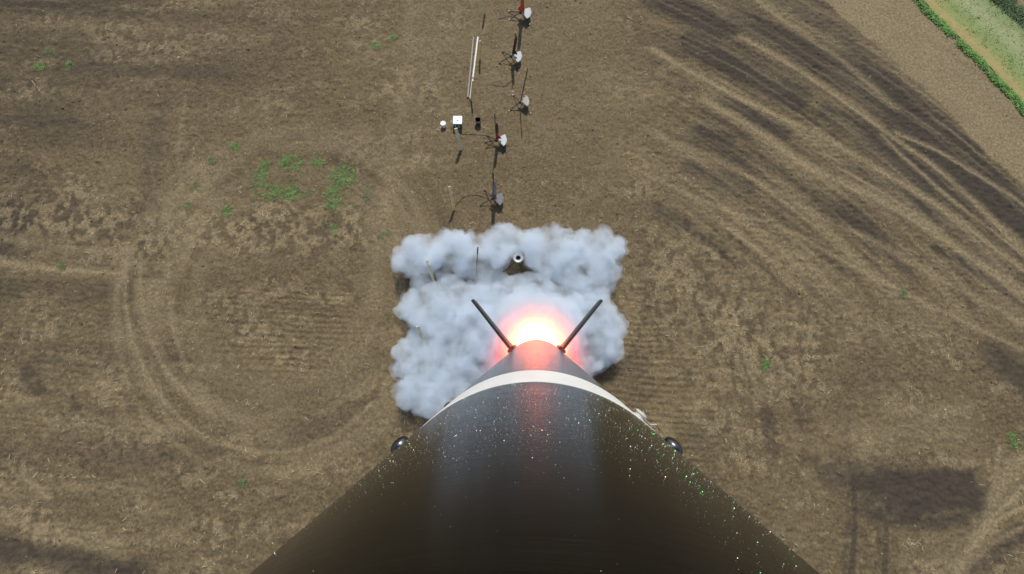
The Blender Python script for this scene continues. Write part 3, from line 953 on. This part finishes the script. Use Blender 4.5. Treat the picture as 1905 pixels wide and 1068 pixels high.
def launch_pad(base_px, top_px, h, m_plate, leg_angles, label, plate_turn=0.0, plate_scale=1.0, foot_tips=False):
    b = at(*base_px); b.z = gz_at(b.x, b.y)
    tp = at(*top_px, h) - b
    root = empty("launch_pad", b)
    tag(root, label, "launch pad", "launch pads in a row across the field")
    dirn = tp.normalized()
    hub = MB().lathe([(.055, .22), (.06, .24), (.06, .34), (.05, .36), (.03, .40)], 16).build("hub", m_leg, root, True)
    MB().box(dirn * .3 + dirn * (tp.length - .3) / 2, (.038, .038, tp.length - .3), dirn.to_track_quat('Z', 'Y').to_matrix()).build("rail", m_rail, root, False, .004)
    for i, a in enumerate(leg_angles):
        a = math.radians(a)
        ln = .72 if i % 2 else .64
        e = Vector((math.cos(a) * ln, math.sin(a) * ln, .03))
        lg = MB().tube([(math.cos(a) * .04, math.sin(a) * .04, .29), e], .021, 8).build("leg", m_leg, root, True)
        ft_ = MB().box((e.x, e.y, .025), (.075, .075, .05), Matrix.Rotation(a, 3, 'Z')).build("foot", m_foot if foot_tips else m_leg, lg, False, .006)
    # fan shaped blast plate
    pts_ = [(0, 0)] + [(.58 * plate_scale * math.cos(x), .58 * plate_scale * math.sin(x)) for x in [math.radians(-62 + 10.5 * k) for k in range(9)]]
    Mx = Matrix.Translation((.01, .03, .43)) @ Matrix.Rotation(plate_turn, 4, 'Z') @ Matrix.Rotation(math.radians(14), 4, 'Y')
    bp = MB().plate(pts_, .012, Mx).build("blast_plate", m_plate, root, False, .002)
    br = MB()
    br.box(Mx @ Vector((.10, -.02, .016)), (.16, .03, .02), Mx.to_3x3())
    br.box(Mx @ Vector((.12, .05, .016)), (.03, .10, .02), Mx.to_3x3())
    br.build("bracket", m_leg, bp)
    return root, b, dirn

PADS = []
PADS.append(launch_pad((968,32), (972,-45), 2.6, m_defl_w, (25, -45, 200, 150), "farthest launch pad at the top edge, white blast plate under the orange rocket", .12, 1.05, True))
PADS.append(launch_pad((951,113), (960,60), 2.0, m_defl_w, (40, -60, 195, 130), "launch pad with white blast plate holding the dark purple rocket", .15))
PADS.append(launch_pad((967,197), (982,126), 2.6, m_defl_s, (60, -40, 210, 120), "bare launch pad with sooty brown-grey blast plate and thin leaning rail", .35, .85, True))
PADS.append(launch_pad((924,267), (920,210), 2.45, m_defl_w, (38, -45, 208, 140, 176), "launch pad with white blast plate beside the black bucket, holding the red and black rocket", .25, .92))
PADS.append(launch_pad((917,375), (918,321), 2.6, m_defl_g, (35, -50, 200, 125), "launch pad with dull grey blast plate next to the smoke", .2, .95))

# pad in the smoke with the white ring
b = at(962, 505); b.z = gz_at(b.x, b.y)
root = empty("launch_pad", b)
tag(root, "launch pad in the smoke with a round white ring on top", "launch pad", "launch pads in a row across the field")
top = at(964, 480, 1.25) - b
MB().lathe([(.105, .0), (.115, .03), (.215, .05), (.235, .02), (.22, -.02), (.13, -.03)], 36, (top.x, top.y, top.z), True).build("ring", plain("white_ring", (.38, .40, .41), .4, 0, 12, .08), root, True)
MB().lathe([(.10, -.30), (.11, -.05), (.1, -.045), (.085, -.28)], 24, (top.x, top.y, top.z), True).build("hub", m_leg, root, True)
for fx, fy in ((930, 512), (975, 515), (995, 505), (948, 458), (985, 462)):
    e = at(fx, fy, .0) - b
    lg = MB().tube([top + Vector((0, 0, -.2)) + (e - top).normalized() * .08, e + Vector((0, 0, .04))], .022, 8).build("leg", m_leg, root, True)
    MB().box((e.x, e.y, .03), (.08, .08, .05)).build("foot", m_leg, lg, False, .006)

# ------------------------------------------------------------------ model rockets waiting on the rails
def model_rocket(pad, s0, length, rad, m_lo, m_hi, split, flare, label, n_fins=3, side=(0.075, 0.0)):
    root_, b, d = pad
    o = empty("model_rocket", b + d * s0 + Vector((side[0], side[1], 0)))
    o.rotation_mode = 'QUATERNION'
    o.rotation_quaternion = d.to_track_quat('Z', 'Y')
    tag(o, label, "rocket", "rockets waiting on the launch rails")
    L = length
    MB().lathe([(rad * flare, 0), (rad * flare, .06), (rad * (1 + (flare - 1) * .45), .22), (rad, .45 if flare > 1 else .07), (rad, L * split)], 28).build("lower_tube", m_lo, o, True)
    MB().lathe([(rad * .995, L * split), (rad * .995, L * .80)], 28).build("upper_tube", m_hi, o, True)
    MB().lathe([(rad, L * .80)] + [(rad * (1 - k / 8.0) ** .6, L * (.80 + .20 * k / 8.0)) for k in range(1, 8)] + [(1e-5, L)], 28).build("nose_cone", m_hi, o, True)
    for k in range(n_fins):
        a = 2 * math.pi * k / n_fins + .6
        Mx = Matrix.Rotation(a, 4, 'Z') @ Matrix.Rotation(math.pi / 2, 4, 'X')
        MB().plate([(rad * .98, .26), (rad + .13, .10), (rad + .13, -.02), (rad * .98, .02)], .008, Mx).build("fin", m_lo, o, False, .002)
    return o
m_or = plain("orange_red_paint", (.62, .085, .028), .4, 0, 8, .15, 0, .2)
m_pu = plain("dark_purple_paint", (.050, .030, .065), .4, 0, 8, .25, 0, .2)
m_rd = plain("red_paint", (.58, .045, .028), .4, 0, 8, .15, 0, .2)
m_bk = plain("dull_black_paint", (.045, .038, .04), .5, 0, 8, .3)
m_gy = plain("grey_primer", (.22, .22, .23), .55, 0, 8, .2)
model_rocket(PADS[0], .50, 2.0, .085, m_or, m_or, .6, 1.75, "orange-red rocket with flared base on the farthest pad, cut by the top edge")
model_rocket(PADS[1], .48, 1.30, .055, m_pu, m_pu, .6, 1.0, "slim dark purple rocket on the second pad from the top")
model_rocket(PADS[3], .48, 1.25, .062, m_rd, m_bk, .42, 1.0, "short rocket, red below and black above, near the black bucket")
model_rocket(PADS[4], .48, 1.35, .075, m_gy, m_gy, .6, 1.0, "grey rocket on the pad nearest the top of the smoke")

# ------------------------------------------------------------------ wooden stakes
m_wood = plain("raw_pine", (.80, .67, .44), .7, 0, 12, .25)
m_yel = plain("yellowed_pine", (.80, .63, .27), .7, 0, 12, .25)
def stake(base_px, top_px, h, label, mat=m_wood, wd=.09, th=.035):
    b = at(*base_px); b.z = gz_at(b.x, b.y)
    tp = at(*top_px, h) - b
    d = tp.normalized()
    o = empty("wooden_stake", b)
    tag(o, label, "stake", "wooden stakes beside the launch pads")
    f = Vector((.40, -.92, 0))
    yy = (f - d * f.dot(d)).normalized(); xx = yy.cross(d)
    q = Matrix((xx, yy, d)).transposed()
    L = tp.length
    m = MB()
    m.box(d * (L * .5 - .05), (wd, th, L + .1), q)
    m.build("post", mat, o, False, .003)
    c = d * (L * .72)
    MB().box(c + q @ Vector((0, th / 2 + .012, 0)), (wd * 1.15, .022, .10), q).build("cap_block", m_wood, o, False, .003)
    return o
stake((902,26), (899,-12), 1.25, "wooden stake at the very top edge, left of the orange rocket")
stake((893,111), (893,76), 1.2, "yellow stake on the right of the white pipes' upper end", m_yel, .09)
stake((876,187), (880,150), 1.25, "yellow stake at the lower end of the white pipes", m_yel, .09)
stake((858,279), (848,239), 1.35, "pale wooden stake just below the white box", m_wood, .16, .04)
stake((845,391), (836,347), 1.45, "leaning yellow wooden stake just above the left of the smoke", m_yel, .14)
stake((809,529), (794,484), 1.55, "wooden stake poking through the upper left of the smoke", m_wood, .13)
stake((796,658), (777,607), 1.75, "wooden stake poking through the left middle of the smoke", m_wood, .13)
# dark rod in the smoke
b = at(886, 508); b.z = gz_at(b.x, b.y)
tp = at(889, 459, 2.2) - b
o = empty("metal_rod", b)
tag(o, "thin dark metal rod standing in the top of the smoke", "rod")
MB().tube([(0, 0, -.05), tp], .022, 10).build("shaft", m_rail, o, True)
MB().tube([tp * .75, tp * 1.0], .034, 10).build("sleeve", m_rail, o, True)

# ------------------------------------------------------------------ white pipes
m_pvc = plain("white_plastic_pipe", (.66, .63, .54), .4, 0, 6, .05)
m_pvc2 = plain("weathered_pipe", (.27, .255, .20), .6, 0, 6, .15)
def pipe(a_px, b_px, rad, mat, label, coupling):
    a = at(*a_px, .07); b2 = at(*b_px, .07)
    a.z = gz_at(a.x, a.y) + rad + .02; b2.z = gz_at(b2.x, b2.y) + rad + .02
    o = empty("pipe", (a + b2) / 2)
    tag(o, label, "pipe")
    a, b2 = a - o.location, b2 - o.location
    MB().tube([a, b2], rad, 16).build("tube", mat, o, True)
    for f in coupling:
        c = a.lerp(b2, f); d = (b2 - a).normalized()
        MB().tube([c - d * .06, c + d * .06], rad * 1.22, 16).build("coupling", m_pvc2, o, True)
    return o
pipe((889,69), (875,184), .055, m_pvc, "long white plastic pipe lying between the stakes", (.68,))
pipe((881,69), (870,181), .05, m_pvc2, "weathered grey pipe lying along the left of the white pipe", ())

# ------------------------------------------------------------------ box, buckets
m_boxw = plain("white_lid_plastic", (.82, .83, .81), .35, 0, 6, .04)
m_boxg = plain("green_box_plastic", (.035, .16, .10), .45, 0, 8, .25)
b = at(853, 232); b.z = gz_at(b.x, b.y)
o = empty("storage_box", b)
tag(o, "square white-lidded box with green sides between bucket and stake", "box")
tap = MB()
q0 = [(-.19, -.19, .0), (.19, -.19, 0), (.19, .19, 0), (-.19, .19, 0), (-.215, -.215, .36), (.215, -.215, .36), (.215, .215, .36), (-.215, .215, .36)]
tap.add(q0, [(3, 2, 1, 0), (4, 5, 6, 7), (0, 1, 5, 4), (1, 2, 6, 5), (2, 3, 7, 6), (3, 0, 4, 7)])
bod = tap.build("body", m_boxg, o, False, .015)
for k in (-.13, -.045, .045, .13):
    MB().box((k, -.207, .18), (.03, .02, .30), Matrix.Rotation(-.07, 3, 'X')).build("rib", m_boxw if k in (-.13, .045) else m_boxg, bod, False, .004)
lid = MB().box((0, 0, .392), (.47, .47, .06)).build("lid", m_boxw, o, False, .02)
MB().box((0, -.03, .430), (.09, .025, .018)).build("lid_handle", m_leg, lid, False, .004)
hd = MB().tube([(-.22, -.06, .30), (-.34, -.05, .30), (-.36, 0, .30), (-.34, .05, .30), (-.22, .06, .30)], .018, 8).build("carry_handle", plain("grey_handle", (.45, .46, .46), .5, 0, 12, .1), o, True)

b = at(826, 235); b.z = gz_at(b.x, b.y)
o = empty("bucket", b)
tag(o, "small white lidded bucket left of the white box", "bucket")
MB().lathe([(.11, 0), (.13, .27), (.135, .27), (.135, .285)], 28).build("pail", m_boxw, o, True)
MB().lathe([(.142, .275), (.145, .29), (.14, .305), (.12, .298), (1e-4, .302)], 28).build("lid", m_boxw, o, True)
MB().tube([(-.14, 0, .25), (-.12, -.09, .27), (0, -.15, .28), (.12, -.09, .27), (.14, 0, .25)], .006, 6).build("handle", m_leg, o, True)

m_blk = plain("black_plastic", (.018, .018, .018), .5, 0, 12, .3)
m_ylw = plain("yellow_strip", (.34, .25, .06), .6, 0, 12, .25)
b = at(890, 230); b.z = gz_at(b.x, b.y)
o = empty("bucket", b)
tag(o, "open black bucket with a dull yellow band right of the white box", "bucket")
MB().lathe([(.12, 0), (.155, .33), (.165, .33), (.165, .345), (.145, .345), (.112, .02), (1e-4, .02)], 28).build("pail", m_blk, o, True)
MB().lathe([(.1445, .20), (.1515, .20), (.1585, .265), (.151, .265)], 28, closed=True).build("band", m_ylw, o, True)
MB().tube([(-.16, 0, .32), (-.13, .10, .36), (0, .16, .38), (.13, .10, .36), (.16, 0, .32)], .007, 6).build("handle", m_leg, o, True)

# ------------------------------------------------------------------ launch cables on the ground
def cable(px, label):
    pts_ = []
    for u, v in px:
        q = at(u, v); pts_.append(Vector((q.x, q.y, 0)))
    fine = []
    for i in range(len(pts_) - 1):
        p0 = pts_[max(i - 1, 0)]; p1 = pts_[i]; p2 = pts_[i + 1]; p3 = pts_[min(i + 2, len(pts_) - 1)]
        for k in range(6):
            s = k / 6
            fine.append(.5 * ((2 * p1) + (p2 - p0) * s + (2 * p0 - 5 * p1 + 4 * p2 - p3) * s * s + (3 * p1 - p0 - 3 * p2 + p3) * s ** 3))
    fine.append(pts_[-1])
    zz = soil(np.array([q.x for q in fine]), np.array([q.y for q in fine]))[0]
    for q, zv in zip(fine, zz): q.z = zv + .022
    o = MB().tube(fine, .011, 6).build("cable", m_blk, None, True)
    tag(o, label, "cable", "ignition cables on the ground")
cable([(905,160),(912,157),(925,160),(940,160),(952,150)], "short curved black cable between the white pipes and bare pad")
cable([(860,250),(880,251),(900,252),(912,256)], "thin black cable from the white box towards the red and black rocket")
cable([(926,36),(938,33),(952,31),(962,34)], "thin black cable left of the farthest pad")
cable([(846,385),(866,366),(890,364),(910,372)], "thin black cable from the leaning stake to the grey pad")

# ------------------------------------------------------------------ weeds
m_w1 = plain("weed_leaves", (.14, .255, .060), .65, 0, 4.0, .5)
m_w2 = plain("dusty_weed_leaves", (.15, .19, .08), .75, 0, 4.0, .4)
WEEDS = [
    (487,330,16,34,0,"narrow upright green weed patch at the left of the big weed group"),
    (545,302,26,16,0,"green weed patch at the top of the big weed group"),
    (532,358,46,16,0,"wide low green weed patch at the bottom of the big weed group"),
    (594,300,12,12,0,"small round green weed right of the group's top patch"),
    (638,330,26,24,0,"large dense green weed patch at the right of the big weed group"),
    (620,368,20,26,0,"green weed patch hanging below the large right-hand patch"),
    (686,352,10,22,1,"faint dusty weed patch right of the big weed group"),
    (622,426,9,9,0,"small green weed below the big weed group"),
    (418,391,16,11,0,"green weed clump lower left of the big weed group"),
    (366,346,14,10,1,"dusty green weed clump left of the big weed group"),
    (350,382,8,6,1,"tiny dusty weed at the far lower left of the weed group"),
    (394,296,10,9,1,"dull weed upper left of the big weed group"),
    (437,273,10,9,0,"small bright weed above left of the big weed group"),
    (715,434,14,12,1,"dusty weed patch at the upper left corner of the smoke"),
    (73,121,14,14,0,"bright green weed near the upper left corner of the field"),
    (129,124,7,10,0,"small bright weed right of the upper left corner weed"),
    (92,100,8,8,1,"yellowish weed above the upper left corner weed"),
    (701,84,7,7,0,"small green weed upper left of the white pipes"),
    (733,70,5,5,0,"tiny green weed left of the topmost stake"),
    (115,495,9,7,1,"faint yellow-green weed at the left edge of the field"),
    (1424,680,10,9,0,"small green weed right of the rocket, on its own"),
    (1885,818,11,20,0,"green weed near the right edge by the pale tracks"),
    (1681,546,7,14,1,"faint weed among the wheel tracks at the right"),
    (452,898,7,5,1,"tiny dusty weed below the circular wheel tracks"),
]
for u, v, ru, rv, kind, lab in WEEDS:
    c = at(u, v); c.z = gz_at(c.x, c.y)
    e = at(u + ru, v); f = at(u, v - rv)
    a_, b_ = abs(e.x - c.x), abs(f.y - c.y)
    n = max(14, int(170 * a_ * b_ * (1.0 if kind == 0 else .5)))
    ang = RNG.uniform(0, 2 * np.pi, n); rad = np.sqrt(RNG.uniform(0, 1, n)) * RNG.uniform(.75, 1.15, n)
    X = rad * np.cos(ang) * a_; Y = rad * np.sin(ang) * b_
    keep = fbm((X + c.x) * 2.2, (Y + c.y) * 2.2, 3, 161) > .36
    if keep.sum() < 6: keep[:] = True
    X, Y = X[keep], Y[keep]
    zz = soil(X + c.x, Y + c.y)[0] - c.z
    vs, fs = blades(np.c_[X, Y, zz + .01], .075, .14, 11, .55)
    for k in range(4):                                             # runners that tie the patch together
        a0 = k * math.pi / 4 + .3
        ts = np.linspace(-.9, .9, 9)
        a_, b_ = max(a_, .3), max(b_, .3)
        rx = a_ * ts * math.cos(a0) + .05 * np.sin(ts * 5 + k); ry = b_ * ts * math.sin(a0) + .05 * np.cos(ts * 4 + k)
        rz = soil(rx + c.x, ry + c.y)[0] - c.z + .03
        nx_, ny_ = -math.sin(a0) * .006, math.cos(a0) * .006
        rv_ = np.stack([np.c_[rx - nx_, ry - ny_, rz], np.c_[rx + nx_, ry + ny_, rz]], 1).reshape(-1, 3)
        i0 = np.arange(8) * 2 + len(vs)
        fs = np.concatenate([fs, np.c_[i0, i0 + 2, i0 + 1], np.c_[i0 + 1, i0 + 2, i0 + 3]])
        vs = np.concatenate([vs, rv_])
    o = grid_mesh("weed_patch", vs, fs, m_w1 if kind == 0 else m_w2, False)
    o.location = c
    tag(o, lab, "weed", "green weeds growing in the stubble")
